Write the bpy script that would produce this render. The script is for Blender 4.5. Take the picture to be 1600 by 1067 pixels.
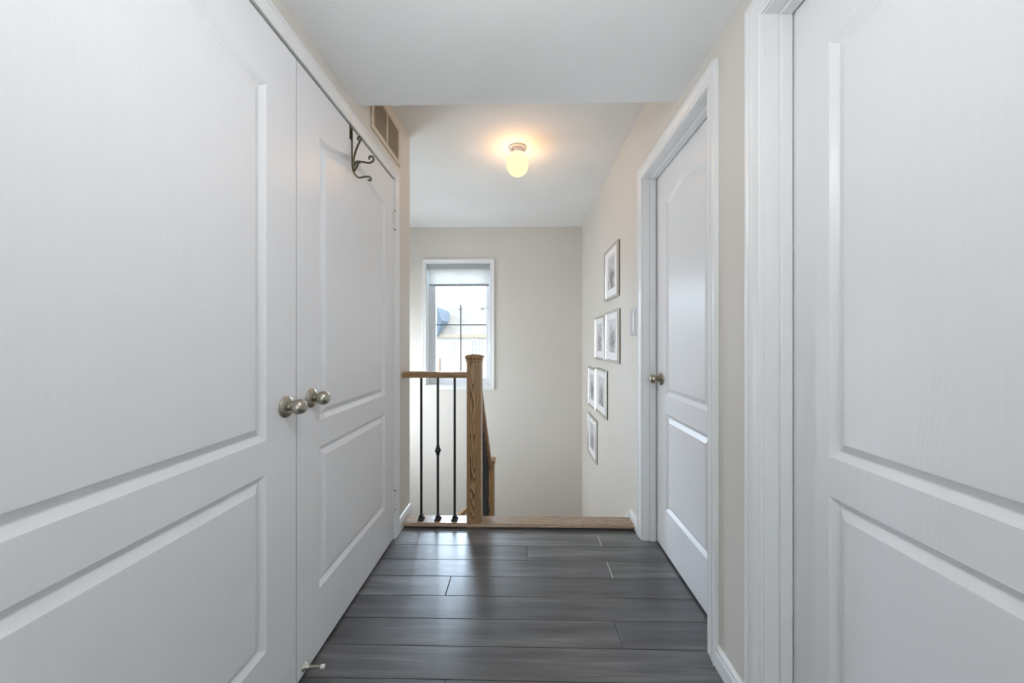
import bpy, bmesh, math, random
from mathutils import Vector, Matrix
random.seed(7)
for o in list(bpy.data.objects): bpy.data.objects.remove(o)
S = bpy.context.scene
COL = S.collection
PI = math.pi

# ------------------------------------------------------------------ camera
F_PX = 540.0
cam_d = bpy.data.cameras.new('camera'); cam = bpy.data.objects.new('camera', cam_d); COL.objects.link(cam)
cam_d.sensor_fit = 'HORIZONTAL'; cam_d.sensor_width = 36.0
cam_d.lens = F_PX / 1600.0 * 36.0
cam_d.shift_x = -0.005; cam_d.shift_y = 0.0
cam_d.clip_start = 0.02; cam_d.clip_end = 300
cam.location = (0, 0, 1.12)
cam.rotation_euler = (PI/2, 0, math.atan(10.0/F_PX))
S.camera = cam

# ------------------------------------------------------------------ view / world / lights
vs = S.view_settings
vs.view_transform = 'Standard'; vs.look = 'None'; vs.gamma = 1.0; vs.use_curve_mapping = False
vs.exposure = 0.0
w = bpy.data.worlds.new('World'); S.world = w; w.use_nodes = True
bgn = w.node_tree.nodes['Background']
bgn.inputs[0].default_value = (0.70, 0.86, 1.06, 1); bgn.inputs[1].default_value = 22.0

XSLW = -1.80
def area(name, loc, rot, sx, sy, power, color, portal=False):
    d = bpy.data.lights.new(name, 'AREA'); d.shape = 'RECTANGLE'; d.size = sx; d.size_y = sy
    d.energy = power; d.color = color
    if portal: d.cycles.is_portal = True
    o = bpy.data.objects.new(name, d); COL.objects.link(o); o.location = loc; o.rotation_euler = rot
    return o
# unseen fill lights added at the rear and stairwell windows to raise brightness
P_REAR, P_STAIR, P_HALL, P_LAMP = 9.5, 21.0, 66.0, 19.0
area('rear_fill_light', (-0.03, -1.81, 1.25), (PI/2, 0, 0), 1.1, 1.6, P_REAR, (0.93, 0.965, 1.0))
area('stairwell_fill_light', (XSLW-0.01, 3.20, 0.55), (0, -PI/2, 0), 1.5, 1.0, P_STAIR, (0.88, 0.94, 1.0))
area('sky_portal', (-0.752, 4.22, 1.318), (-PI/2, 0, 0), 0.76, 1.42, 1, (1, 1, 1), portal=True)

# ------------------------------------------------------------------ materials
def new_mat(name):
    m = bpy.data.materials.new(name); m.use_nodes = True
    nt = m.node_tree
    return m, nt, nt.nodes['Principled BSDF']
def N(nt, t, **kw):
    n = nt.nodes.new(t)
    for k, v in kw.items(): setattr(n, k, v)
    return n
def L(nt, a, b): nt.links.new(a, b)
def mapping(nt, scale, coord='Object', loc=(0,0,0)):
    tc = N(nt, 'ShaderNodeTexCoord'); mp = N(nt, 'ShaderNodeMapping')
    mp.inputs['Scale'].default_value = scale; mp.inputs['Location'].default_value = loc
    L(nt, tc.outputs[coord], mp.inputs['Vector']); return mp
def noise(nt, vec, scale, detail=3, rough=0.5, dist=0.0):
    n = N(nt, 'ShaderNodeTexNoise'); n.inputs['Scale'].default_value = scale
    n.inputs['Detail'].default_value = detail; n.inputs['Roughness'].default_value = rough
    n.inputs['Distortion'].default_value = dist
    if vec is not None: L(nt, vec, n.inputs['Vector'])
    return n
def ramp(nt, fac, stops):
    r = N(nt, 'ShaderNodeValToRGB'); e = r.color_ramp.elements
    while len(e) < len(stops): e.new(0.5)
    for i, (p, c) in enumerate(stops):
        e[i].position = p; e[i].color = (c[0], c[1], c[2], 1)
    L(nt, fac, r.inputs['Fac']); return r
def bump(nt, bs, h, strength, dist):
    b = N(nt, 'ShaderNodeBump'); b.inputs['Strength'].default_value = strength; b.inputs['Distance'].default_value = dist
    L(nt, h, b.inputs['Height']); L(nt, b.outputs['Normal'], bs.inputs['Normal']); return b
def math_n(nt, op, a, b=None, c=None):
    n = N(nt, 'ShaderNodeMath', operation=op)
    for i, v in enumerate((a, b, c)):
        if v is None: continue
        if isinstance(v, (int, float)): n.inputs[i].default_value = v
        else: L(nt, v, n.inputs[i])
    return n.outputs[0]

M = {}
def paint(name, col, rough=0.55, spec=0.3, bs_scale=90, bs=0.08, var=0.03):
    m, nt, b = new_mat(name)
    mp = mapping(nt, (1, 1, 1)); n = noise(nt, mp.outputs[0], 1.6, 2)
    lo = tuple(c*(1-var) for c in col); hi = tuple(min(1, c*(1+var)) for c in col)
    r = ramp(nt, n.outputs['Fac'], [(0.3, lo), (0.7, hi)]); L(nt, r.outputs[0], b.inputs['Base Color'])
    b.inputs['Roughness'].default_value = rough; b.inputs['Specular IOR Level'].default_value = spec
    n2 = noise(nt, mp.outputs[0], bs_scale, 3); bump(nt, b, n2.outputs['Fac'], bs, 0.002)
    M[name] = m; return m
paint('wall_paint', (0.70, 0.665, 0.613), 0.6, 0.25, 140, 0.10, 0.015)
paint('ceiling_paint', (0.90, 0.91, 0.90), 0.8, 0.1, 60, 0.05, 0.01)
paint('stipple', (0.84, 0.835, 0.815), 0.9, 0.1, 130, 1.0, 0.03)
paint('trim_white', (0.83, 0.835, 0.835), 0.3, 0.5, 30, 0.03, 0.01)
paint('vinyl', (0.80, 0.82, 0.85), 0.35, 0.4, 20, 0.02, 0.01)
paint('dark_iron', (0.012, 0.012, 0.015), 0.38, 0.5, 80, 0.1, 0.1)
paint('blind_grey', (0.40, 0.42, 0.42), 0.5, 0.4, 60, 0.05, 0.02)
paint('bar_grey', (0.30, 0.31, 0.33), 0.4, 0.5, 60, 0.05, 0.02)
paint('muntin_grey', (0.10, 0.10, 0.11), 0.5, 0.4, 60, 0.05, 0.02)
paint('grille_paint', (0.66, 0.58, 0.47), 0.5, 0.3, 60, 0.05, 0.02)
paint('louver_paint', (0.60, 0.52, 0.40), 0.6, 0.3, 60, 0.05, 0.02)
paint('lamp_base', (0.80, 0.74, 0.70), 0.4, 0.5, 60, 0.02, 0.01)
paint('rubber_white', (0.85, 0.85, 0.83), 0.6, 0.3, 60, 0.05, 0.02)
paint('switch_plate', (0.50, 0.50, 0.50), 0.35, 0.5, 30, 0.02, 0.01)
paint('switch_rocker', (0.85, 0.86, 0.88), 0.3, 0.5, 30, 0.02, 0.01)
paint('mat_board', (0.86, 0.86, 0.87), 0.8, 0.2, 200, 0.05, 0.01)
paint('shell', (0.70, 0.69, 0.66), 0.8, 0.1, 40, 0.05, 0.02)
paint('siding', (0.20, 0.18, 0.155), 0.8, 0.1, 3, 0.05, 0.03)
paint('fascia', (0.10, 0.074, 0.050), 0.7, 0.1, 3, 0.05, 0.03)
paint('shingle', (0.062, 0.050, 0.040), 0.9, 0.1, 8, 0.3, 0.12)
paint('shingle_shadow', (0.036, 0.040, 0.046), 0.9, 0.1, 8, 0.3, 0.10)  # shadowed part of the roof, its bluish shade put into the colour
paint('far_glass', (0.035, 0.034, 0.036), 0.2, 0.5, 3, 0.0, 0.05)
paint('brick_red', (0.14, 0.085, 0.062), 0.9, 0.1, 8, 0.2, 0.1)
paint('lawn', (0.10, 0.105, 0.085), 0.9, 0.1, 2, 0.2, 0.15)
paint('hinge_white', (0.80, 0.80, 0.78), 0.35, 0.5, 200, 0.1, 0.02)
paint('picture_back', (0.06, 0.05, 0.035), 0.6, 0.2, 60, 0.1, 0.1)

def metal(name, col, rough, var=0.25):
    m, nt, b = new_mat(name)
    b.inputs['Metallic'].default_value = 1.0; b.inputs['Base Color'].default_value = (*col, 1)
    mp = mapping(nt, (1, 1, 1)); n = noise(nt, mp.outputs[0], 60, 3)
    mr = N(nt, 'ShaderNodeMapRange'); L(nt, n.outputs['Fac'], mr.inputs['Value'])
    mr.inputs['To Min'].default_value = rough*(1-var); mr.inputs['To Max'].default_value = rough*(1+var)
    L(nt, mr.outputs[0], b.inputs['Roughness']); M[name] = m
metal('satin_nickel', (0.44, 0.41, 0.35), 0.30, 0.06)
metal('antique_brass', (0.36, 0.325, 0.24), 0.28, 0.06)
metal('hook_bronze', (0.13, 0.12, 0.08), 0.42)
metal('frame_silver', (0.80, 0.80, 0.79), 0.25)

# moulded door skin: white semi-gloss with an embossed wood grain
def door_mat():
    m, nt, b = new_mat('door_white')
    b.inputs['Base Color'].default_value = (0.82, 0.825, 0.835, 1)
    b.inputs['Roughness'].default_value = 0.33; b.inputs['Specular IOR Level'].default_value = 0.5
    mp = mapping(nt, (1, 1, 0.16), 'Object')
    n0 = noise(nt, mp.outputs[0], 4.5, 2)
    v = math_n(nt, 'MULTIPLY', n0.outputs['Fac'], 150.0)
    s = math_n(nt, 'SINE', v)
    mp2 = mapping(nt, (1, 1, 0.03), 'Object'); n1 = noise(nt, mp2.outputs[0], 260, 2)
    h = math_n(nt, 'ADD', math_n(nt, 'MULTIPLY', s, 0.6), n1.outputs['Fac'])
    bump(nt, b, h, 0.16, 0.0006)
    r = ramp(nt, n1.outputs['Fac'], [(0.3, (0.815, 0.82, 0.832)), (0.7, (0.828, 0.833, 0.845))])
    L(nt, r.outputs[0], b.inputs['Base Color'])
    M['door_white'] = m
door_mat()

def oak(name, along, c_lo, c_mid, c_hi, V=True, nsc=22):
    m, nt, b = new_mat(name)
    tc = N(nt, 'ShaderNodeTexCoord'); sp = N(nt, 'ShaderNodeSeparateXYZ'); L(nt, tc.outputs['Object'], sp.inputs[0])
    ax = {'X': 0, 'Y': 1, 'Z': 2}[along]
    la = sp.outputs[ax]; o1 = sp.outputs[(ax+1) % 3]; o2 = sp.outputs[(ax+2) % 3]
    sc = [1, 1, 1]; sc[ax] = 0.14 if V else 0.035
    mp = mapping(nt, tuple(sc)); n0 = noise(nt, mp.outputs[0], nsc, 3, 0.5)
    if V:
        q = math_n(nt, 'ADD', math_n(nt, 'MULTIPLY', o1, o1), math_n(nt, 'MULTIPLY', o2, o2))
        o1b = math_n(nt, 'ADD', o1, 0.006)
        a = math_n(nt, 'SUBTRACT', math_n(nt, 'MULTIPLY', la, 9.0), math_n(nt, 'MULTIPLY', math_n(nt, 'MULTIPLY', o1b, o1b), 2900.0))
        a = math_n(nt, 'ADD', a, math_n(nt, 'MULTIPLY', n0.outputs['Fac'], 11.0))
    else:
        a = math_n(nt, 'MULTIPLY', n0.outputs['Fac'], 9.0)
    fr = math_n(nt, 'FRACT', a)
    sc2 = [1, 1, 1]; sc2[ax] = 0.03
    mp2 = mapping(nt, tuple(sc2)); n1 = noise(nt, mp2.outputs[0], 420, 2)
    t = math_n(nt, 'ADD', math_n(nt, 'MULTIPLY', fr, 0.75), math_n(nt, 'MULTIPLY', n1.outputs['Fac'], 0.35))
    r = ramp(nt, t, [(0.10, c_hi), (0.55, c_mid), (0.92, c_lo)])
    L(nt, r.outputs[0], b.inputs['Base Color']); b.inputs['Roughness'].default_value = 0.24
    bump(nt, b, t, 0.08, 0.001)
    M[name] = m
oak('oak_post', 'Z', (0.095, 0.042, 0.015), (0.33, 0.185, 0.080), (0.47, 0.295, 0.145), nsc=11)
oak('oak_rail_x', 'X', (0.17, 0.088, 0.036), (0.33, 0.195, 0.092), (0.43, 0.275, 0.14), False, nsc=60)
oak('oak_rail_y', 'Y', (0.15, 0.07, 0.030), (0.30, 0.16, 0.075), (0.40, 0.23, 0.11), False, nsc=60)
oak('oak_nosing', 'X', (0.21, 0.135, 0.085), (0.35, 0.245, 0.165), (0.48, 0.36, 0.25), False, nsc=70)

def floor_mat():
    m, nt, b = new_mat('grey_laminate')
    oi = N(nt, 'ShaderNodeObjectInfo'); tc = N(nt, 'ShaderNodeTexCoord')
    off = N(nt, 'ShaderNodeVectorMath', operation='SCALE'); off.inputs[0].default_value = (7.3, 3.1, 0)
    L(nt, oi.outputs['Random'], off.inputs['Scale'])
    ad = N(nt, 'ShaderNodeVectorMath', operation='ADD'); L(nt, tc.outputs['Object'], ad.inputs[0]); L(nt, off.outputs[0], ad.inputs[1])
    mp = N(nt, 'ShaderNodeMapping'); mp.inputs['Scale'].default_value = (0.07, 1, 1); L(nt, ad.outputs[0], mp.inputs[0])
    n0 = noise(nt, mp.outputs[0], 20, 6, 0.6, 0.3)
    mp2 = N(nt, 'ShaderNodeMapping'); mp2.inputs['Scale'].default_value = (0.03, 1, 1); L(nt, ad.outputs[0], mp2.inputs[0])
    n1 = noise(nt, mp2.outputs[0], 190, 3)
    mp3 = N(nt, 'ShaderNodeMapping'); mp3.inputs['Scale'].default_value = (0.5, 1, 1); L(nt, ad.outputs[0], mp3.inputs[0])
    n2 = noise(nt, mp3.outputs[0], 5, 3)
    t = math_n(nt, 'ADD', math_n(nt, 'MULTIPLY', n0.outputs['Fac'], 0.62), math_n(nt, 'MULTIPLY', n1.outputs['Fac'], 0.22))
    t = math_n(nt, 'ADD', t, math_n(nt, 'MULTIPLY', n2.outputs['Fac'], 0.22))
    t = math_n(nt, 'ADD', t, math_n(nt, 'MULTIPLY', math_n(nt, 'SUBTRACT', oi.outputs['Random'], 0.5), 0.10))
    r = ramp(nt, t, [(0.39, (0.056, 0.055, 0.057)), (0.53, (0.106, 0.104, 0.106)), (0.69, (0.225, 0.220, 0.218))])
    L(nt, r.outputs[0], b.inputs['Base Color'])
    mr = N(nt, 'ShaderNodeMapRange'); L(nt, n0.outputs['Fac'], mr.inputs['Value'])
    mr.inputs['To Min'].default_value = 0.25; mr.inputs['To Max'].default_value = 0.40
    L(nt, mr.outputs[0], b.inputs['Roughness']); b.inputs['Specular IOR Level'].default_value = 1.0
    bump(nt, b, n1.outputs['Fac'], 0.06, 0.0008)
    M['grey_laminate'] = m
    m2, nt2, b2 = new_mat('plank_joint'); b2.inputs['Base Color'].default_value = (0.02, 0.02, 0.022, 1); b2.inputs['Roughness'].default_value = 0.8
    M['plank_joint'] = m2
floor_mat()

def glass_mat():
    m, nt, b = new_mat('window_glass'); nt.nodes.remove(b)
    out = [n for n in nt.nodes if n.type == 'OUTPUT_MATERIAL'][0]
    t = N(nt, 'ShaderNodeBsdfTransparent'); t.inputs[0].default_value = (0.97, 0.985, 0.98, 1)
    g = N(nt, 'ShaderNodeBsdfGlossy'); g.inputs['Roughness'].default_value = 0.02
    fr = N(nt, 'ShaderNodeFresnel'); fr.inputs[0].default_value = 1.45
    mx = N(nt, 'ShaderNodeMixShader'); L(nt, fr.outputs[0], mx.inputs[0]); L(nt, t.outputs[0], mx.inputs[1]); L(nt, g.outputs[0], mx.inputs[2])
    L(nt, mx.outputs[0], out.inputs[0]); M['window_glass'] = m
    m, nt, b = new_mat('blind_fabric'); nt.nodes.remove(b)
    out = [n for n in nt.nodes if n.type == 'OUTPUT_MATERIAL'][0]
    tc = mapping(nt, (1, 1, 1)); n = noise(nt, tc.outputs[0], 300, 2)
    r = ramp(nt, n.outputs['Fac'], [(0.3, (0.80, 0.79, 0.76)), (0.7, (0.86, 0.85, 0.83))])
    d = N(nt, 'ShaderNodeBsdfDiffuse'); tl = N(nt, 'ShaderNodeBsdfTranslucent')
    L(nt, r.outputs[0], d.inputs[0]); L(nt, r.outputs[0], tl.inputs[0])
    mx = N(nt, 'ShaderNodeMixShader'); mx.inputs[0].default_value = 0.45
    L(nt, d.outputs[0], mx.inputs[1]); L(nt, tl.outputs[0], mx.inputs[2]); L(nt, mx.outputs[0], out.inputs[0]); M['blind_fabric'] = m
    # opal lamp glass: glows, and lets part of the bulb's light straight through
    m, nt, b = new_mat('opal_glass'); nt.nodes.remove(b)
    out = [n for n in nt.nodes if n.type == 'OUTPUT_MATERIAL'][0]
    e = N(nt, 'ShaderNodeEmission'); tc = mapping(nt, (1, 1, 1)); n = noise(nt, tc.outputs[0], 9, 2)
    r = ramp(nt, n.outputs['Fac'], [(0.3, (1.0, 0.86, 0.50)), (0.7, (1.0, 0.90, 0.58))]); L(nt, r.outputs[0], e.inputs[0])
    e.inputs[1].default_value = 1.15
    t = N(nt, 'ShaderNodeBsdfTransparent'); t.inputs[0].default_value = (1, 1, 1, 1)
    mx = N(nt, 'ShaderNodeMixShader'); mx.inputs[0].default_value = 0.15
    L(nt, e.outputs[0], mx.inputs[1]); L(nt, t.outputs[0], mx.inputs[2]); L(nt, mx.outputs[0], out.inputs[0]); M['opal_glass'] = m
glass_mat()

def print_mat(name, seed, amount):
    m, nt, b = new_mat(name)
    tc = N(nt, 'ShaderNodeTexCoord'); mp = N(nt, 'ShaderNodeMapping'); mp.inputs['Location'].default_value = (seed*3.7, seed*1.3, seed*2.1)
    L(nt, tc.outputs['Object'], mp.inputs[0])
    n = noise(nt, mp.outputs[0], 14, 5, 0.65, 1.0)
    sp = N(nt, 'ShaderNodeSeparateXYZ'); L(nt, tc.outputs['Object'], sp.inputs[0])
    # drawing is denser towards its lower middle
    dz = math_n(nt, 'ADD', sp.outputs[2], 0.05); dy = math_n(nt, 'MULTIPLY', sp.outputs[1], 1.3)
    rr = math_n(nt, 'SQRT', math_n(nt, 'ADD', math_n(nt, 'MULTIPLY', dz, dz), math_n(nt, 'MULTIPLY', dy, dy)))
    t = math_n(nt, 'ADD', n.outputs['Fac'], math_n(nt, 'MULTIPLY', rr, 2.2))
    r = ramp(nt, t, [(0.42, (amount*0.35,)*3), (0.60, (amount, amount, amount*1.02)), (0.80, (0.70, 0.70, 0.72))])
    L(nt, r.outputs[0], b.inputs['Base Color']); b.inputs['Roughness'].default_value = 0.5
    b.inputs['Coat Weight'].default_value = 0.5; b.inputs['Coat Roughness'].default_value = 0.05
    M[name] = m
for i in range(6): print_mat('print_%d' % i, i+1, 0.30 + 0.05*(i % 3))

# ------------------------------------------------------------------ mesh helpers
W = {}
def tag(o, label=None, cat=None, group=None, kind=None):
    if label: o['label'] = label
    if cat: o['category'] = cat
    if group: o['group'] = group
    if kind: o['kind'] = kind
    return o
def empty(name, loc, label=None, cat=None, group=None, kind=None):
    o = bpy.data.objects.new(name, None); COL.objects.link(o); o.location = loc; o.empty_display_size = 0.05
    W[o.name] = Vector(loc); return tag(o, label, cat, group, kind)
def obj(name, bm, mat, parent=None, smooth=False, fix=True, centre=True):
    if fix: bmesh.ops.recalc_face_normals(bm, faces=bm.faces)
    c = Vector((0, 0, 0))
    if centre and len(bm.verts):
        lo = Vector([min(v.co[i] for v in bm.verts) for i in range(3)]); hi = Vector([max(v.co[i] for v in bm.verts) for i in range(3)])
        c = (lo+hi)/2
        for v in bm.verts: v.co -= c
    me = bpy.data.meshes.new(name); bm.to_mesh(me); bm.free()
    me.materials.append(M[mat] if isinstance(mat, str) else mat)
    if smooth:
        for p in me.polygons: p.use_smooth = True
        try: me.set_sharp_from_angle(angle=math.radians(38))
        except Exception: pass
    o = bpy.data.objects.new(name, me); COL.objects.link(o)
    W[o.name] = c
    o.location = c
    if parent is not None:
        o.parent = parent; o.location = c - W[parent.name]
    return o
def copy_at(src, delta, parent):
    o = src.copy(); COL.objects.link(o); W[o.name] = W[src.name] + Vector(delta)
    o.parent = parent; o.location = W[o.name] - W[parent.name]; return o
def B(): return bmesh.new()
def bx(bm, x0, x1, y0, y1, z0, z1, bev=0.0):
    ret = bmesh.ops.create_cube(bm, size=1.0); vs_ = ret['verts']
    for v in vs_:
        v.co = Vector(((x0+x1)/2 + v.co.x*(x1-x0), (y0+y1)/2 + v.co.y*(y1-y0), (z0+z1)/2 + v.co.z*(z1-z0)))
    if bev:
        es = list({e for v in vs_ for e in v.link_edges})
        bmesh.ops.bevel(bm, geom=es, offset=bev, segments=2, affect='EDGES', profile=0.5)
    return bm
def box(*a, **k): return bx(B(), *a, **k)
def lathe(bm, prof, mtx, seg=24):
    """prof: list of (radius, height) revolved about local Z, placed by mtx"""
    rings = []
    for r, h in prof:
        if r < 1e-6: rings.append([bm.verts.new(mtx @ Vector((0, 0, h)))])
        else: rings.append([bm.verts.new(mtx @ Vector((r*math.cos(2*PI*k/seg), r*math.sin(2*PI*k/seg), h))) for k in range(seg)])
    for a, b in zip(rings, rings[1:]):
        for k in range(seg):
            k2 = (k+1) % seg
            if len(a) == 1 and len(b) == 1: continue
            if len(a) == 1: bm.faces.new((a[0], b[k], b[k2]))
            elif len(b) == 1: bm.faces.new((a[k], b[0], a[k2]))
            else: bm.faces.new((a[k], b[k], b[k2], a[k2]))
    for r in (rings[0], rings[-1]):
        if len(r) > 2: bm.faces.new(r)
    return bm
def axis_m(loc, d):
    return Matrix.Translation(loc) @ Vector((0, 0, 1)).rotation_difference(Vector(d).normalized()).to_matrix().to_4x4()
def tube(bm, pts, rad, seg=8):
    pts = [Vector(p) for p in pts]; n = len(pts); rings = []
    nrm = None
    for i, p in enumerate(pts):
        t = (pts[min(i+1, n-1)] - pts[max(i-1, 0)]).normalized()
        if nrm is None:
            nrm = t.orthogonal().normalized()
        nrm = (nrm - t*nrm.dot(t)).normalized(); b = t.cross(nrm)
        r = rad[i] if isinstance(rad, (list, tuple)) else rad
        rings.append([bm.verts.new(p + nrm*r*math.cos(2*PI*k/seg) + b*r*math.sin(2*PI*k/seg)) for k in range(seg)])
    for a, c in zip(rings, rings[1:]):
        for k in range(seg): bm.faces.new((a[k], a[(k+1) % seg], c[(k+1) % seg], c[k]))
    bm.faces.new(rings[0]); bm.faces.new(rings[-1]); return bm
def spline(ctrl, n=8):
    P = [Vector(c) for c in ctrl]; P = [P[0]*2-P[1]] + P + [P[-1]*2-P[-2]]; out = []
    for i in range(1, len(P)-2):
        for k in range(n):
            t = k/n; p0, p1, p2, p3 = P[i-1:i+3]
            out.append(0.5*((2*p1)+(-p0+p2)*t+(2*p0-5*p1+4*p2-p3)*t*t+(-p0+3*p1-3*p2+p3)*t**3))
    out.append(P[-2]); return out
def prism(bm, loop, d):
    """extrude a planar loop of 3D points by vector d"""
    a = [bm.verts.new(Vector(p)) for p in loop]; b = [bm.verts.new(Vector(p)+Vector(d)) for p in loop]
    n = len(a); bm.faces.new(a); bm.faces.new(b[::-1])
    for i in range(n): bm.faces.new((a[i], a[(i+1) % n], b[(i+1) % n], b[i]))
    return bm
def sweep(bm, prof_pts):
    """prof_pts: list of stations, each a list of 3D points (closed profile); bridges and caps them"""
    R = [[bm.verts.new(Vector(p)) for p in st] for st in prof_pts]; n = len(R[0])
    for a, b in zip(R, R[1:]):
        for i in range(n): bm.faces.new((a[i], a[(i+1) % n], b[(i+1) % n], b[i]))
    bm.faces.new(R[0]); bm.faces.new(R[-1]); return bm

# ------------------------------------------------------------------ key dimensions (metres)
XL, XR = -0.735, 0.672          # hall wall faces
YR = -1.80                      # rear wall face
YE = 2.22                       # end of the left wall
YB = 3.974                      # stairwell back wall face
ZLOW, ZHI = 2.168, 2.438        # dropped ceiling, upper ceiling
YDROP = 1.524
ZBOT = -2.75                    # floor of the storey below
XSL = -1.80                     # stairwell left wall face
DTOP = 2.035                    # head of door openings
def struct(name, bm, mat, label, cat, **k):
    return tag(obj(name, bm, mat, **k), label, cat, kind='structure')

# ------------------------------------------------------------------ floor with planks
fl = empty('floor', (0, 0, 0), 'dark grey wood laminate plank floor of the upstairs hall', 'floor', kind='structure')
obj('subfloor', box(-1.5, 1.6, YR-0.1, 2.10, -0.24, -0.0085), 'plank_joint', fl)
PW = 0.12575; G = 0.0010
joints = {0: [-0.526], 1: [0.427], 2: [0.020], 3: [0.423], 4: [-0.345], 5: [], 6: [0.364], 7: []}
row = 0; y1 = 2.079; ycur = 2.021
def plank(x0, x1, y0, y1):
    obj('plank', box(x0+G, x1-G, y0+G, y1-G, -0.009, 0.0, bev=0.0014), 'grey_laminate', fl)
while True:
    y0 = ycur if row == 0 else y1 - PW
    if y1 < YR: break
    js = joints.get(row)
    if js is None:
        o = -0.735 + ((row*0.517) % 1.22); js = [o, o+1.22] if o+1.22 < 0.85 else [o]
        js = [j for j in js if -0.70 < j < 0.72]
    xs = [-0.76] + sorted(js) + [0.86]
    for a, b in zip(xs, xs[1:]): plank(a, b, max(y0, YR-0.02), y1)
    y1 = y0; row += 1

paint('worn_edge', (0.55, 0.54, 0.52), 0.6, 0.2, 60, 0.1, 0.1)
for jx, ya, yb_ in ((0.427, 1.9, 2.010), (0.423, 1.645, 1.765)):
    obj('chipped_plank_edge', box(jx-0.0022, jx+0.0022, ya, yb_, -0.004, 0.0004), 'worn_edge', fl)
# ------------------------------------------------------------------ walls, ceilings
b = B()
bx(b, -0.855, XL, YR-0.12, 0.255, -0.02, 2.6); bx(b, -0.855, XL, 0.255, 1.958, DTOP+0.012, 2.6); bx(b, -0.855, XL, 1.958, YE, -0.30, 2.6)
struct('wall_left', b, 'wall_paint', 'beige painted hall wall holding the double closet doors', 'wall')
b = B()
D3a, D3b = 1.264, 1.957       # far right door opening
D4a, D4b = 0.20, 0.978        # near right door opening
bx(b, XR, 0.80, YR-0.12, D4a-0.018, -0.02, 2.6); bx(b, XR, 0.80, D4a-0.018, D4b+0.018, DTOP+0.018, 2.6)
bx(b, XR, 0.80, D4b+0.018, D3a-0.018, -0.02, 2.6); bx(b, XR, 0.80, D3a-0.018, D3b+0.018, DTOP+0.018, 2.6)
bx(b, XR, 0.80, D3b+0.018, YB+0.05, -0.02, 2.6); bx(b, XR, 0.80, 2.16, YB+0.05, ZBOT, -0.02)
struct('wall_right', b, 'wall_paint', 'beige painted wall with two white doors and picture frames', 'wall')
# back wall with the window opening
WX0, WX1, WZ0, WZ1 = -1.121, -0.383, 0.614, 2.022
b = B()
bx(b, XSL-0.1, WX0, YB, YB+0.2, ZBOT, 2.6); bx(b, WX1, 0.80, YB, YB+0.2, ZBOT, 2.6)
bx(b, WX0, WX1, YB, YB+0.2, ZBOT, WZ0); bx(b, WX0, WX1, YB, YB+0.2, WZ1, 2.6)
struct('wall_back', b, 'wall_paint', 'beige stairwell wall with a tall white window', 'wall')
b = B(); SY0, SY1, SZ0, SZ1 = 2.68, 3.72, -0.22, 1.32
bx(b, XSL-0.12, XSL, 2.10, SY0, ZBOT, 2.6); bx(b, XSL-0.12, XSL, SY1, YB+0.1, ZBOT, 2.6); bx(b, XSL-0.12, XSL, SY0, SY1, ZBOT, SZ0); bx(b, XSL-0.12, XSL, SY0, SY1, SZ1, 2.6)
struct('wall_stairwell', b, 'wall_paint', 'beige side wall of the stairwell', 'wall')
b = B(); bx(b, XSL-0.1, -0.855, 2.10, YE, ZBOT, 2.6); bx(b, -0.855, 0.672, 2.10, 2.16, ZBOT, -0.245)
struct('wall_partition', b, 'wall_paint', 'beige partition wall turning into the stairwell beside the railing', 'wall')
b = B(); RX0, RX1, RZ0, RZ1 = -0.63, 0.57, 0.40, 2.10
bx(b, -1.6, RX0, YR-0.12, YR, -0.3, 2.6); bx(b, RX1, 1.7, YR-0.12, YR, -0.3, 2.6); bx(b, RX0, RX1, YR-0.12, YR, -0.3, RZ0); bx(b, RX0, RX1, YR-0.12, YR, RZ1, 2.6)
struct('wall_rear', b, 'wall_paint', 'beige wall behind the camera with an added window', 'wall')
b = B(); bx(b, -1.6, -1.5, YR-0.12, 2.10, -0.3, 2.6)
struct('wall_closet', b, 'shell', 'inner wall of the closet behind the double doors', 'wall')
b = B(); bx(b, 1.6, 1.7, YR-0.12, YB+0.2, -0.3, 2.6); bx(b, 0.80, 1.6, YB, YB+0.2, -0.3, 2.6); bx(b, 0.80, 1.6, 2.1, YB, -0.3, -0.02)
struct('wall_rooms', b, 'shell', 'inner walls of the rooms behind the right doors', 'wall')
struct('floor_lower', box(XSL-0.1, 0.8, 2.1, YB+0.2, ZBOT-0.1, ZBOT), 'shell', 'floor of the storey below the stairs', 'floor')
struct('ceiling_low', box(XL, XR, YR, YDROP, ZLOW, ZHI+0.1), 'ceiling_paint', 'smooth white dropped ceiling over the near hall', 'ceiling')
b = B(); bx(b, XSL-0.1, 1.7, YR-0.12, YB+0.2, ZHI, ZHI+0.16)
struct('ceiling', b, 'stipple', 'stippled white upper ceiling carrying the globe lamp', 'ceiling')

# ------------------------------------------------------------------ baseboards
def baseboard(name, x, sgn, y0, y1, label):
    pr = [(0, 0), (0.014, 0), (0.014, 0.05), (0.011, 0.058), (0.010, 0.066), (0.005, 0.074), (0, 0.076)]
    b = B(); sweep(b, [[(x+sgn*t, y, z+0.001) for t, z in pr] for y in (y0, y1)])
    struct(name, b, 'trim_white', label, 'baseboard')
baseboard('baseboard_left', XL, 1, 1.997, YE, 'short white baseboard between closet casing and stair railing')
baseboard('baseboard_right', XR, -1, 2.019, 2.165, 'short white baseboard between right door casing and oak nosing')
baseboard('baseboard_middle', XR, -1, 1.038, 1.204, 'white baseboard between the two right-hand doors')
baseboard('baseboard_rear', XR, -1, YR, 0.13, 'white baseboard behind the camera beside the near right door')

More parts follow.
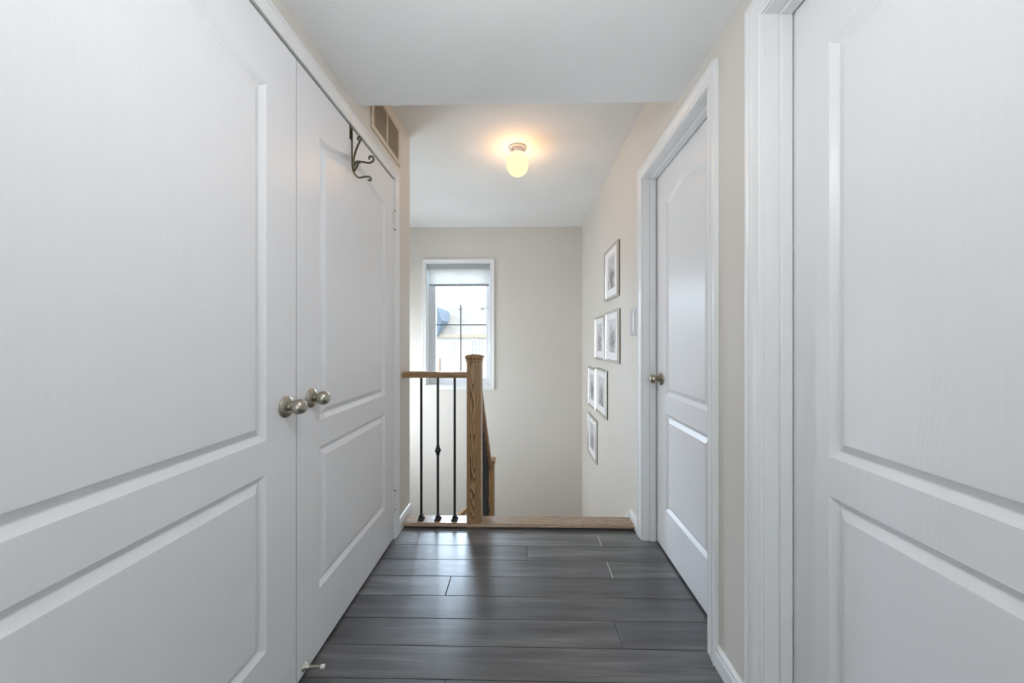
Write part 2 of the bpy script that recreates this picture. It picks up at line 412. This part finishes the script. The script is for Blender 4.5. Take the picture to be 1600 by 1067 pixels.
# ------------------------------------------------------------------ door casings and jambs
CASING = [(0.004, 0), (0.004, 0.008), (0.008, 0.011), (0.013, 0.009), (0.030, 0.0115), (0.040, 0.015), (0.044, 0.0125), (0.049, 0.0125), (0.052, 0.0165), (0.060, 0.0165), (0.060, 0)]
def casing(root, X, sgn, y0, y1, zt, k_=1.0):
    CP = [(0.004+(a-0.004)*k_, t) for a, t in CASING]
    st = [lambda a, t: (X+sgn*t, y0-a, 0.001), lambda a, t: (X+sgn*t, y0-a, zt+a), lambda a, t: (X+sgn*t, y1+a, zt+a), lambda a, t: (X+sgn*t, y1+a, 0.001)]
    for k, nm in ((0, 'side_casing'), (1, 'head_casing'), (2, 'side_casing')):
        b = B(); sweep(b, [[st[k](a, t) for a, t in CP], [st[k+1](a, t) for a, t in CP]])
        obj(nm, b, 'trim_white', root)
def jambs(root, X, sgn, y0, y1, zt, depth, xdoor, stop=True):
    xa, xb = sorted((X, X-sgn*depth))
    obj('side_jamb', box(xa, xb, y0-0.018, y0, 0, zt+0.018), 'trim_white', root)
    obj('side_jamb', box(xa, xb, y1, y1+0.018, 0, zt+0.018), 'trim_white', root)
    obj('head_jamb', box(xa, xb, y0, y1, zt, zt+0.018), 'trim_white', root)
    if stop:
        s0, s1 = sorted((xdoor+sgn*0.004, xdoor+sgn*0.036))
        obj('door_stop_strip', box(s0, s1, y0, y0+0.010, 0.001, zt-0.010, bev=0.002), 'trim_white', root)
        obj('door_stop_strip', box(s0, s1, y1-0.010, y1, 0.001, zt-0.010, bev=0.002), 'trim_white', root)
        obj('door_stop_strip', box(s0, s1, y0, y1, zt-0.010, zt, bev=0.002), 'trim_white', root)
t = empty('trim_1', (XL, 1.1, 0), 'white casing framing the double closet doors on the left', 'trim', kind='structure')
casing(t, XL, 1, 0.255, 1.942, DTOP, 0.88)
obj('side_jamb', box(-0.855, XL, 1.9405, 1.958, 0, DTOP+0.012), 'trim_white', t)
obj('head_jamb', box(-0.855, XL, 0.255, 1.9405, DTOP+0.006, DTOP+0.012), 'trim_white', t)
t = empty('trim_2', (XR, 1.62, 0), 'white casing and deep jamb around the far right door', 'trim', kind='structure')
casing(t, XR, -1, D3a, D3b, DTOP); jambs(t, XR, -1, D3a, D3b, DTOP, 0.125, 0.745)
t = empty('trim_3', (XR, 0.58, 0), 'white casing and deep jamb around the near right door', 'trim', kind='structure')
casing(t, XR, -1, D4a, D4b, DTOP); jambs(t, XR, -1, D4a, D4b, DTOP, 0.125, 0.748)

# ------------------------------------------------------------------ moulded two-panel doors
def make_door(name, xf, sgn, y0, y1, stile, label, thick=0.035):
    """xf: face plane, sgn: direction of the hall (+1/-1 along X); y0<y1 edges"""
    root = empty(name, (xf-sgn*thick/2, (y0+y1)/2, 0.012), label, 'door', kind='structure')
    zb, zt = 0.012, DTOP-0.006
    def P(s, z, d=0.0): return Vector((xf+sgn*d, y0+s, z))
    wd = y1-y0
    def loop(kind, inset):
        s0, s1 = stile+inset, wd-stile-inset
        if kind == 'low': return [(s0, 0.235+inset), (s1, 0.235+inset), (s1, 0.742-inset), (s0, 0.742-inset)]
        n = 24; pts = [(s0, 0.838+inset), (s1, 0.838+inset)]
        for k in range(n+1):
            tt = 1-k/n; pts.append((s0+(s1-s0)*tt, 1.853-inset + 0.056*math.sin(PI*tt)**2))
        return pts
    # frame (stiles and rails) with two holes, and edges/back
    b = B()
    def ring(pts, d=0.0): return [b.verts.new(P(s, z, d)) for s, z in pts]
    outer = ring([(0.0015, zb), (wd-0.0015, zb), (wd-0.0015, zt), (0.0015, zt)])
    edges = []
    for lp in (outer, ring(loop('low', 0)), ring(loop('up', 0))):
        for i in range(len(lp)): edges.append(b.edges.new((lp[i], lp[(i+1) % len(lp)])))
    bmesh.ops.triangle_fill(b, edges=edges, use_beauty=True, use_dissolve=False)
    for f in b.faces:
        f.normal_update()
        if f.normal.x*sgn < 0: f.normal_flip()
    back = [b.verts.new(P(s, z, -thick)) for s, z in [(0.0015, zb), (wd-0.0015, zb), (wd-0.0015, zt), (0.0015, zt)]]
    for i in range(4):
        j = (i+1) % 4; f = b.faces.new((outer[i], outer[j], back[j], back[i]))
    b.faces.new(back)
    obj('stile_and_rail_frame', b, 'door_white', root, fix=False)
    for kind in ('up', 'low'):
        b = B(); R = [[b.verts.new(P(s, z, d)) for s, z in loop(kind, i)] for i, d in ((0, 0), (0.003, -0.0018), (0.017, -0.0112), (0.020, -0.0112), (0.037, -0.0020), (0.0395, -0.0006), (0.042, -0.0004))]
        for a, c in zip(R, R[1:]):
            n = len(a)
            for i in range(n): b.faces.new((a[i], a[(i+1) % n], c[(i+1) % n], c[i]))
        b.faces.new(R[-1])
        for f in b.faces:
            f.normal_update()
            if f.normal.x*sgn < 0: f.normal_flip()
        obj('panel', b, 'door_white', root, fix=False)
    return root
def knob(root, xf, sgn, y, z, mat):
    m = axis_m((xf, y, z), (sgn, 0, 0))
    k = obj('knob', lathe(B(), [(0.0, 0.0005), (0.0135, 0.0005), (0.0125, 0.012), (0.0115, 0.017), (0.0122, 0.0205), (0.016, 0.0235), (0.0205, 0.0285), (0.0232, 0.0355), (0.0238, 0.0415), (0.0228, 0.0485), (0.0192, 0.0555), (0.0125, 0.0608), (0.0, 0.0625)], m, 32), mat, root, smooth=True)
    obj('rosette', lathe(B(), [(0.0, 0.0003), (0.0335, 0.0003), (0.0335, 0.004), (0.0315, 0.0065), (0.026, 0.0095), (0.019, 0.0125), (0.0155, 0.0135), (0.012, 0.0135), (0.0, 0.0135)], m, 32), mat, k, smooth=True)
def hinge(root, x, y, z):
    h = obj('hinge', box(x-0.002, x+0.0022, y-0.018, y+0.014, z-0.05, z+0.05), 'hinge_white', root)
    for k in range(5):
        obj('knuckle', lathe(B(), [(0, -0.0092), (0.0055, -0.0092), (0.0055, 0.0092), (0, 0.0092)], axis_m((x+0.006, y, z-0.04+0.02*k), (0, 0, 1)), 10), 'hinge_white', h, smooth=True)
    for s in (-1, 1):
        obj('pin_tip', lathe(B(), [(0, 0), (0.0035, 0), (0.004, 0.004), (0, 0.007)], axis_m((x+0.006, y, z+s*0.0505), (0, 0, s)), 10), 'dark_iron', h, smooth=True)
d1 = make_door('door_1', -0.7325, 1, 0.262, 1.1005, 0.129, 'nearest white closet door leaf on the left with round nickel knob')
knob(d1, -0.7325, 1, 1.052, 0.919, 'satin_nickel')
d2 = make_door('door_2', -0.7325, 1, 1.1035, 1.939, 0.124, 'farther white closet door leaf with a bronze hook over its top')
knob(d2, -0.7325, 1, 1.180, 0.925, 'satin_nickel')
hinge(d2, -0.7315, 1.9395, 1.805); hinge(d2, -0.7315, 1.9395, 0.225)
d3 = make_door('door_3', 0.745, -1, D3a+0.003, D3b-0.003, 0.126, 'white panel door with brass knob near the picture frames')
knob(d3, 0.745, -1, 1.885, 0.917, 'antique_brass')
d4 = make_door('door_4', 0.748, -1, D4a+0.003, D4b-0.003, 0.114, 'nearest white panel door on the right wall')
knob(d4, 0.748, -1, 0.262, 0.917, 'satin_nickel')

# ------------------------------------------------------------------ stair nosing, stairs
def nosing_bm():
    pr = [(2.170, 0.0), (2.080, 0.0), (2.080, 0.008), (2.066, 0.008), (2.062, 0.010), (2.060, 0.014), (2.062, 0.020), (2.068, 0.026), (2.075, 0.028), (2.160, 0.028), (2.168, 0.025), (2.172, 0.016)]
    return sweep(B(), [[(x, y, z) for y, z in pr] for x in (-0.7205, 0.6575)])
struct('trim_4', nosing_bm(), 'oak_nosing', 'rounded oak nosing strip at the top of the stairs', 'trim')
st = empty('stairs', (0.19, 2.17, -1.0), 'oak stairs descending past the railing to the landing', 'stairs', kind='structure')
SL = 1.05
for k in range(1, 5):
    ya = 2.172+0.206*(k-1)
    obj('riser', box(-0.27, 0.655, ya, ya+0.015, -0.2*k, -0.2*(k-1)-0.03 if k > 1 else -0.0005), 'trim_white', st)
    obj('tread', box(-0.27, 0.655, ya-0.0, ya+0.226, -0.2*k-0.028, -0.2*k, bev=0.006), 'oak_nosing', st)
obj('riser', box(-0.27, 0.655, 2.996, 3.011, -1.0, -0.83), 'trim_white', st)
obj('landing', box(-0.27, 0.66, 3.0, YB-0.002, -1.05, -1.0), 'oak_nosing', st)
for k in range(1, 6):
    xa = -0.27-0.24*(k-1)
    obj('riser', box(xa-0.015, xa, 3.10, YB-0.002, -1.0-0.2*k, -1.0-0.2*(k-1)-(0.05 if k == 1 else 0.03)), 'trim_white', st)
    obj('tread', box(xa-0.255, xa, 3.10, YB-0.002, -1.028-0.2*k, -1.0-0.2*k, bev=0.006), 'oak_nosing', st)
b = B(); prism(b, [(-0.325, 2.172, -0.03), (-0.325, 2.99, -0.03-SL*0.818), (-0.325, 2.99, -0.33-SL*0.818), (-0.325, 2.172, -0.33)], (0.05, 0, 0))
obj('stringer', b, 'trim_white', st)
b = B(); prism(b, [(XR-0.0165, 2.166, 0.062), (XR-0.0165, 2.18, 0.062), (XR-0.0165, 3.1, 0.062-SL*0.92), (XR-0.0165, 3.1, -0.30-SL*0.92), (XR-0.0165, 2.173, -0.30), (XR-0.0165, 2.173, 0.0), (XR-0.0165, 2.166, 0.03)], (0.015, 0, 0))
obj('skirt_board', b, 'trim_white', st)

# ------------------------------------------------------------------ railings
def newel(root, x0, x1, y0, y1, zb, ztop, mat='oak_post', name='newel_post'):
    n = obj(name, box(x0, x1, y0, y1, zb, ztop-0.036, bev=0.0025), mat, root)
    c = B(); cx, cy = (x0+x1)/2, (y0+y1)/2; h = (x1-x0)/2
    z = ztop-0.036
    def sq(r, z): return [(cx-r, cy-r, z), (cx+r, cy-r, z), (cx+r, cy+r, z), (cx-r, cy+r, z)]
    sweep(c, [sq(h+0.003, z-0.012), sq(h+0.007, z-0.010), sq(h+0.003, z-0.002), sq(h+0.004, z+0.004), sq(h+0.009, z+0.010), sq(h+0.010, z+0.020), sq(h+0.004, z+0.026), sq(h*0.55, z+0.033), sq(h*0.25, z+0.036)])
    obj('cap', c, mat, n)
    return n
def baluster(root, x, y, z0, z1, knuckle_z=None, shoe=True, w=0.0064):
    b = obj('baluster', box(x-w, x+w, y-w, y+w, z0, z1, bev=0.0012), 'dark_iron', root)
    if knuckle_z is not None:
        obj('knuckle', lathe(B(), [(0.0085, -0.030), (0.011, -0.026), (0.0105, -0.020), (0.0125, -0.014), (0.0175, -0.006), (0.0185, 0), (0.0175, 0.006), (0.0125, 0.014), (0.0105, 0.020), (0.011, 0.026), (0.0085, 0.030)], axis_m((x, y, knuckle_z), (0, 0, 1)), 16), 'dark_iron', b, smooth=True)
    if shoe:
        s = B()
        def sq(r, z): return [(x-r, y-r, z), (x+r, y-r, z), (x+r, y+r, z), (x-r, y+r, z)]
        sweep(s, [sq(0.0185, z0), sq(0.0185, z0+0.005), (sq(0.0155, z0+0.009)), sq(0.0125, z0+0.013), sq(0.0125, z0+0.024), sq(0.0085, z0+0.027)])
        obj('shoe', s, 'dark_iron', b)
    return b
def rail_prof(h=0.038, wd=0.058):
    a = wd/2
    return [(-a*0.82, -h), (a*0.82, -h), (a*0.86, -h*0.72), (a, -h*0.55), (a, -h*0.22), (a*0.78, -h*0.03), (a*0.3, 0), (-a*0.3, 0), (-a*0.78, -h*0.03), (-a, -h*0.22), (-a, -h*0.55), (-a*0.86, -h*0.72)]
NX0, NX1, NY0, NY1 = -0.3415, -0.2555, 2.068, 2.156
g = empty('stair_guard_railing', (-0.5, 2.112, 0.0), 'oak guard railing with newel post and three black iron balusters', 'railing')
newel(g, NX0, NX1, NY0, NY1, -0.28, 1.046)
obj('handrail', sweep(B(), [[(x, 2.108+p, 0.937+q) for p, q in rail_prof()] for x in (XL+0.0005, NX0)]), 'oak_rail_x', g)
for i, px in enumerate((-0.6280, -0.5255, -0.4220)):
    baluster(g, px, 2.112, 0.028, 0.902, 0.452 if i == 1 else None)
g2 = empty('stair_railing', (-0.30, 2.6, -0.7), 'sloping oak stair railing with dark balusters ending at a lower newel post', 'railing')
RT0, RY0, RY1 = 0.930, NY1+0.0005, 2.992
obj('handrail', sweep(B(), [[(-0.2985+p, y, RT0-SL*(y-RY0)+q*1.45) for p, q in rail_prof()] for y in (RY0, RY1)]), 'oak_rail_y', g2)
for k in range(9):
    y = 2.240+0.085*k; zt = RT0-SL*(y-RY0)-0.045
    baluster(g2, -0.2985, y, -0.035-SL*(y-2.172), zt, zt-0.39 if k % 2 == 0 else None, shoe=False)
newel(g2, NX0, NX1, 2.992, 3.080, -1.0, 0.098)
g3 = empty('lower_stair_railing', (-0.8, 3.035, -1.0), 'oak handrail of the lower flight glimpsed behind the balusters', 'railing')
obj('handrail', sweep(B(), [[(x, 3.036+p, -0.190+0.89*(x+0.3415)+q*1.35) for p, q in rail_prof()] for x in (XSL+0.001, NX0-0.0005)]), 'oak_rail_x', g3)
for k in range(12):
    x = -0.43-0.11*k; zt = -0.190+0.89*(x+0.3415)-0.045
    baluster(g3, x, 3.036, -1.16+0.89*(x+0.3415), zt, zt-0.03 if k == 1 else None, shoe=False)
b = B(); prism(b, [(-0.345, 3.01, -1.11), (XSL+0.001, 3.01, -1.11-0.89*1.454), (XSL+0.001, 3.01, -1.42-0.89*1.454), (-0.345, 3.01, -1.42)], (0, 0.05, 0))
obj('stringer', b, 'trim_white', g3)

# ------------------------------------------------------------------ windows
def window(name, x0, x1, z0, z1, yf, sgn, label, casing_w, fx, muntins=True, handle=True):
    """yf: wall face, sgn: direction from the room to outside along Y"""
    r = empty(name, ((x0+x1)/2, yf, z0), label, 'window', kind='structure')
    def yb(a, c): return sorted((yf+sgn*a, yf+sgn*c))
    cw = casing_w; pr = [(0.002, 0), (0.002, 0.010), (0.006, 0.013), (0.010, 0.0105), (cw*0.55, 0.0125), (cw*0.75, 0.016), (cw, 0.016), (cw, 0)]
    C = [lambda a, t: (x0-a, yf-sgn*t, z0-a), lambda a, t: (x0-a, yf-sgn*t, z1+a), lambda a, t: (x1+a, yf-sgn*t, z1+a), lambda a, t: (x1+a, yf-sgn*t, z0-a)]
    for k in range(4):
        b = B(); sweep(b, [[C[k](a, t) for a, t in pr], [C[(k+1) % 4](a, t) for a, t in pr]]); obj('casing', b, 'trim_white', r)
    ya, yc = yb(0.0, 0.11)
    e = 0.004
    for q in ((x0, x0+e, z0, z1), (x1-e, x1, z0, z1), (x0+e, x1-e, z0, z0+e), (x0+e, x1-e, z1-e, z1)):
        obj('jamb_liner', box(q[0], q[1], ya, yc, q[2], q[3]), 'trim_white', r)
    f1, f2, fb, ft = fx   # frame widths: left, right, bottom, top
    ya, yc = yb(0.11, 0.18)
    for q in ((x0, x0+f1*0.45, z0, z1), (x1-f2*0.5, x1, z0, z1), (x0+f1*0.45, x1-f2*0.5, z0, z0+fb*0.5), (x0+f1*0.45, x1-f2*0.5, z1-ft*0.5, z1)):
        obj('frame', box(q[0], q[1], ya, yc, q[2], q[3], bev=0.003), 'vinyl', r)
    ya, yc = yb(0.122, 0.165)
    gx0, gx1, gz0, gz1 = x0+f1, x1-f2, z0+fb, z1-ft
    for q in ((x0+f1*0.45, gx0, z0+fb*0.5, z1-ft*0.5), (gx1, x1-f2*0.5, z0+fb*0.5, z1-ft*0.5), (gx0, gx1, z0+fb*0.5, gz0), (gx0, gx1, gz1, z1-ft*0.5)):
        obj('sash', box(q[0], q[1], ya, yc, q[2], q[3], bev=0.003), 'vinyl', r)
    ya, yc = yb(0.142, 0.148)
    p = obj('pane', box(gx0, gx1, ya, yc, gz0, gz1), 'window_glass', r)
    if muntins:
        ya, yc = yb(0.130, 0.1405); mx = -0.7475; mz = 1.318; mw = 0.0066
        obj('muntin', box(mx-mw, mx+mw, ya, yc, gz0, gz1), 'muntin_grey', p)
        obj('muntin', box(gx0, mx-mw, ya, yc, mz-mw, mz+mw), 'muntin_grey', p)
        obj('muntin', box(mx+mw, gx1, ya, yc, mz-mw, mz+mw), 'muntin_grey', p)
    if handle:
        b = B(); ya, yc = yb(0.098, 0.122); bx(b, gx1+0.002, gx1+0.03, ya, yc, 1.488, 1.508, bev=0.003); bx(b, gx1-0.012, gx1+0.012, ya, ya+0.008, 1.492, 1.502, bev=0.002)
        obj('latch', b, 'vinyl', r)
    return r
window('window_1', WX0, WX1, WZ0, WZ1, YB, 1, 'white framed casement window with grey grilles above the stairs', 0.046, (0.075, 0.062, 0.075, 0.06))
window('added_rear_window', RX0, RX1, RZ0, RZ1, YR, -1, 'large unseen window added behind the camera for fill light', 0.05, (0.05, 0.05, 0.05, 0.05), muntins=False, handle=False)  # unseen window added to go with the rear fill light
# unseen shades added to block sky light at the two added windows
tag(obj('sky_block_shade', box(RX0+0.004, RX1-0.004, YR-0.09, YR-0.07, RZ0+0.004, RZ1-0.004), 'blind_fabric'), 'unseen white shade added to block the sky at the rear window', 'blind')
r3 = empty('added_side_window', (XSL, 3.2, SZ0), 'white framed unseen side window added to the stairwell for fill light', 'window', kind='structure')  # unseen window added to go with the stairwell fill light
for q in ((SY0, SY0+0.04, SZ0, SZ1), (SY1-0.04, SY1, SZ0, SZ1), (SY0+0.04, SY1-0.04, SZ0, SZ0+0.04), (SY0+0.04, SY1-0.04, SZ1-0.04, SZ1)):
    obj('frame', box(XSL-0.10, XSL-0.05, q[0], q[1], q[2], q[3]), 'vinyl', r3)
tag(obj('sky_block_shade', box(XSL-0.048, XSL-0.030, SY0+0.002, SY1-0.002, SZ0+0.002, SZ1-0.002), 'blind_fabric'), 'unseen white shade added to block the sky at the stairwell side window', 'blind')
rb = empty('roller_blind', (-0.75, 4.0, 1.75), 'white roller blind pulled partway down inside the window, grey headrail', 'blind')
obj('headrail', box(WX0+0.005, WX1-0.005, YB+0.006, YB+0.066, 1.957, 2.017, bev=0.004), 'blind_grey', rb)
obj('fabric', box(-1.092, -0.402, YB+0.0185, YB+0.0200, 1.785, 1.958), 'blind_fabric', rb)
obj('bottom_bar', box(-1.094, -0.400, YB+0.012, YB+0.027, 1.759, 1.785, bev=0.003), 'bar_grey', rb)

# ------------------------------------------------------------------ ceiling lamp
LX, LY = -0.041, 2.352
lp = empty('ceiling_lamp', (LX, LY, ZHI), 'small lit opal globe ceiling lamp on a white base', 'lamp')
obj('base', lathe(B(), [(0, -0.0005), (0.060, -0.0005), (0.0605, -0.008), (0.056, -0.014), (0.046, -0.018), (0.044, -0.034), (0.046, -0.040), (0.044, -0.044), (0, -0.044)], Matrix.Translation((LX, LY, ZHI)), 40), 'lamp_base', lp, smooth=True)
pts = [(0.036, 0.070)]
for k in range(1, 20):
    a = PI*0.165 + (PI*0.835)*k/19; pts.append((0.0765*math.sin(a) if k < 19 else 0.0, 0.080*math.cos(a)))
obj('globe', lathe(B(), pts, Matrix.Translation((LX, LY, ZHI-0.044-0.070)), 40), 'opal_glass', lp, smooth=True)
ld = bpy.data.lights.new('lamp_bulb', 'POINT'); ld.energy = P_LAMP; ld.color = (1.0, 0.54, 0.23); ld.shadow_soft_size = 0.03
lo = bpy.data.objects.new('lamp_bulb', ld); COL.objects.link(lo); lo.location = (0, 0, -0.145); lo.parent = lp

# unseen globe lamp added above the near hall as fill light
HX, HYL, HDROP = -0.03, 0.45, 0.36
hl = empty('added_hall_lamp', (HX, HYL, ZLOW), 'unseen opal globe lamp on a short stem, added over the near hall as fill', 'lamp')
obj('base', lathe(B(), [(0, -0.0005), (0.060, -0.0005), (0.0605, -0.010), (0.050, -0.018), (0.020, -0.022), (0, -0.022)], Matrix.Translation((HX, HYL, ZLOW)), 32), 'lamp_base', hl, smooth=True)
obj('stem', lathe(B(), [(0, -0.022), (0.008, -0.022), (0.008, 0.105-HDROP), (0.034, 0.100-HDROP), (0.034, 0.080-HDROP), (0, 0.080-HDROP)], Matrix.Translation((HX, HYL, ZLOW)), 20), 'lamp_base', hl, smooth=True)
pts = [(0.0, 0.0799)] + [(0.085*math.sin(PI*k/20), 0.085*math.cos(PI*k/20)) for k in range(3, 20)] + [(0.0, -0.085)]
obj('globe', lathe(B(), pts, Matrix.Translation((HX, HYL, ZLOW-HDROP)), 40), 'opal_glass', hl, smooth=True)
hd = bpy.data.lights.new('hall_fill_bulb', 'POINT'); hd.energy = P_HALL; hd.color = (0.965, 0.98, 1.02); hd.shadow_soft_size = 0.035
ho = bpy.data.objects.new('hall_fill_bulb', hd); COL.objects.link(ho); ho.location = (0, 0, -HDROP); ho.parent = hl

# ------------------------------------------------------------------ air grille
gv = empty('air_return_grille', (XL, 1.84, 2.15), 'beige painted return air grille high on the left wall', 'grille')
gy0, gy1, gz0, gz1, ix = 1.648, 2.032, 2.150, 2.372, XL+0.0005
b = B(); bx(b, ix, ix+0.007, gy0, gy1, gz0, gz0+0.026, bev=0.002); obj('frame', b, 'grille_paint', gv)
obj('frame', box(ix, ix+0.007, gy0, gy1, gz1-0.026, gz1, bev=0.002), 'grille_paint', gv)
obj('frame', box(ix, ix+0.007, gy0, gy0+0.028, gz0+0.026, gz1-0.026, bev=0.002), 'grille_paint', gv)
obj('frame', box(ix, ix+0.007, gy1-0.030, gy1, gz0+0.026, gz1-0.026, bev=0.002), 'grille_paint', gv)
obj('divider', box(ix, ix+0.007, 1.828, 1.846, gz0+0.026, gz1-0.026, bev=0.002), 'grille_paint', gv)
obj('backing', box(ix, ix+0.0008, gy0+0.028, gy1-0.030, gz0+0.026, gz1-0.026), 'louver_paint', gv)
b = B(); n = 0
z = gz0+0.030
while z < gz1-0.030:
    prism(b, [(ix+0.0009, gy0+0.028, z), (ix+0.0055, gy0+0.028, z-0.0035), (ix+0.006, gy0+0.028, z-0.0025), (ix+0.0009, gy0+0.028, z+0.0013)], (0, gy1-gy0-0.058, 0)); z += 0.0075
tag(obj('louvers', b, 'louver_paint', gv), 'fine beige louvers of the grille', kind='stuff')

# ------------------------------------------------------------------ over-the-door hook
hk = empty('over_door_hook', (-0.725, 1.453, 1.85), 'antique bronze scroll hook hung over the farther closet door', 'hook')
b = B(); bx(b, -0.7322, -0.7305, 1.441, 1.465, 1.975, 2.0325, bev=0.0005); bx(b, -0.768, -0.7305, 1.441, 1.465, 2.0312, 2.0328, bev=0.0005); bx(b, -0.7693, -0.7678, 1.441, 1.465, 1.98, 2.0328, bev=0.0005)
obj('door_bracket', b, 'hook_bronze', hk)
obj('stem', tube(B(), [(-0.7275, 1.453, 2.02), (-0.727, 1.453, 1.95), (-0.7265, 1.453, 1.87), (-0.724, 1.453, 1.846)], 0.0032), 'hook_bronze', hk, smooth=True)
def hook_arm(ctrl, r):
    obj('arm', tube(B(), spline(ctrl, 8), r), 'hook_bronze', hk, smooth=True)
hook_arm([(-0.724, 1.453, 1.850), (-0.719, 1.449, 1.870), (-0.713, 1.442, 1.895), (-0.697, 1.428, 1.920), (-0.676, 1.412, 1.942), (-0.668, 1.408, 1.953), (-0.674, 1.408, 1.961), (-0.682, 1.410, 1.956), (-0.679, 1.411, 1.949)], 0.0042)
hook_arm([(-0.724, 1.453, 1.850), (-0.719, 1.458, 1.872), (-0.711, 1.466, 1.890), (-0.695, 1.480, 1.895), (-0.672, 1.497, 1.900), (-0.658, 1.505, 1.915), (-0.662, 1.505, 1.930), (-0.674, 1.502, 1.930), (-0.676, 1.501, 1.918)], 0.0042)
hook_arm([(-0.724, 1.453, 1.848), (-0.712, 1.446, 1.844), (-0.700, 1.436, 1.850), (-0.689, 1.427, 1.860), (-0.683, 1.423, 1.866)], [0.0042]*27+[0.0045, 0.006, 0.0085, 0.0092, 0.008, 0.004])
hook_arm([(-0.724, 1.453, 1.848), (-0.716, 1.459, 1.830), (-0.704, 1.468, 1.822), (-0.688, 1.480, 1.831), (-0.672, 1.490, 1.836), (-0.664, 1.494, 1.829), (-0.668, 1.493, 1.821), (-0.676, 1.491, 1.824)], 0.0042)

# ------------------------------------------------------------------ spring door stop on the closet door
ds = empty('door_stop', (-0.73, 1.14, 0.030), 'small nickel door stop with white rubber tip at the closet door foot', 'door stop')
m = axis_m((-0.7322, 1.141, 0.034), (1, 0.03, 0.0))
obj('flared_base', lathe(B(), [(0, 0), (0.013, 0), (0.0125, 0.003), (0.008, 0.008), (0.0055, 0.014), (0.0045, 0.022), (0.0042, 0.055), (0, 0.055)], m, 20), 'satin_nickel', ds, smooth=True)
obj('rubber_tip', lathe(B(), [(0, 0.0552), (0.0062, 0.0552), (0.0065, 0.060), (0.006, 0.067), (0, 0.068)], m, 16), 'rubber_white', ds, smooth=True)

# ------------------------------------------------------------------ switch plate
sw = empty('wall_switch', (XR, 2.12, 1.147), 'white rocker wall switch plate beside the far right door casing', 'switch')
obj('plate', box(XR-0.006, XR-0.0003, 2.060, 2.176, 1.155, 1.325, bev=0.002), 'switch_plate', sw)
obj('rocker', box(XR-0.010, XR-0.006, 2.082, 2.112, 1.182, 1.292, bev=0.0015), 'switch_rocker', sw)

# ------------------------------------------------------------------ framed pictures on the right wall
pics = [
 (2.425, 2.810, 1.442, 1.835, 'topmost silver framed print, hanging alone above the others'),
 (2.408, 2.796, 0.963, 1.352, 'silver framed print in the second row nearest the door'),
 (2.832, 3.200, 0.961, 1.340, 'silver framed print in the second row nearest the window wall'),
 (3.180, 3.520, 0.482, 0.868, 'silver framed print in the third row nearest the window wall'),
 (2.760, 3.162, 0.497, 0.885, 'silver framed print in the third row nearest the door'),
 (3.145, 3.552, 0.002, 0.396, 'lowest silver framed print, hanging alone near the stairs')]
for i, (y0, y1, z0, z1, lab) in enumerate(pics):
    r = empty('picture_frame', (XR, (y0+y1)/2, z0), lab, 'picture', 'silver framed prints on the stair wall')
    C = [(y0, z0, 1, 1), (y1, z0, -1, 1), (y1, z1, -1, -1), (y0, z1, 1, -1)]
    pr = [(0.001, 0.007), (0.0, 0.016), (0.004, 0.020), (0.014, 0.019), (0.020, 0.0145), (0.022, 0.007)]
    for k in range(4):
        b = B(); j = (k+1) % 4
        sweep(b, [[(XR-t, C[q][0]+C[q][2]*a, C[q][1]+C[q][3]*a) for a, t in pr] for q in (k, j)])
        obj('frame_side', b, 'frame_silver', r)
    obj('backing', box(XR-0.0069, XR-0.0003, y0+0.001, y1-0.001, z0+0.001, z1-0.001), 'picture_back', r)
    obj('mat', box(XR-0.0095, XR-0.0070, y0+0.020, y1-0.020, z0+0.020, z1-0.020), 'mat_board', r)
    obj('print', box(XR-0.0103, XR-0.0096, y0+0.090, y1-0.090, z0+0.075, z1-0.065), 'print_%d' % i, r)

# ------------------------------------------------------------------ outside: the neighbouring house
struct('ground', box(-60, 60, 5.5, 90, -3.4, -3.2), 'lawn', 'pale ground outside between the houses', 'ground')
nh = empty('neighbour_house', (-4, 24, -3.2), 'pale two-storey house with grey shingle roof seen through the window', 'house')
HY = 22.0
obj('wall', box(-16, 9, HY, HY+9, -3.2, 1.50), 'siding', nh)
obj('fascia', box(-16.5, 9.5, HY-0.45, HY-0.40, 1.36, 1.56), 'fascia', nh)
b = B(); prism(b, [(-16.5, HY-0.45, 1.56), (-16.5, HY+4.5, 3.95), (-16.5, HY+9.45, 1.56)], (26, 0, 0)); rf = obj('roof', b, 'shingle', nh)
b = B(); prism(b, [(-10.2, HY-0.75, 1.50), (-5.30, HY-0.75, 1.50), (-5.05, HY-0.75, 2.42), (-5.32, HY-0.75, 3.25), (-10.2, HY-0.75, 3.25)], (0, 3.2, 0)); obj('cross_gable_roof', b, 'shingle_shadow', nh)
for x in (-4.70, -3.07, -2.2): obj('roof_vent', box(x-0.07, x+0.09, HY+3.5, HY+3.8, 3.55, 3.68), 'far_glass', rf)
for (x0, x1, z0, z1) in ((-4.95, -4.77, 0.25, 0.72), (-4.58, -4.38, 0.25, 1.14), (-3.28, -2.98, 0.33, 1.20), (-2.86, -2.56, 0.33, 1.12), (-1.3, -0.7, 0.3, 1.2), (-7.0, -6.3, 0.3, 1.2)):
    q = obj('window_frame', box(x0-0.05, x1+0.05, HY-0.06, HY+0.02, z0-0.06, z1+0.06), 'trim_white', nh)
    xm = (x0+x1)/2; zm = (z0+z1)/2; g_ = 0.022
    for (a, c) in ((x0, xm-g_), (xm+g_, x1)):
        for (d, e) in ((z0, zm-g_), (zm+g_, z1)): obj('pane', box(a, c, HY-0.075, HY-0.061, d, e), 'far_glass', q)
obj('brick_pier', box(-5.45, -5.27, HY-0.5, HY-0.1, -3.2, 0.05), 'brick_red', nh)
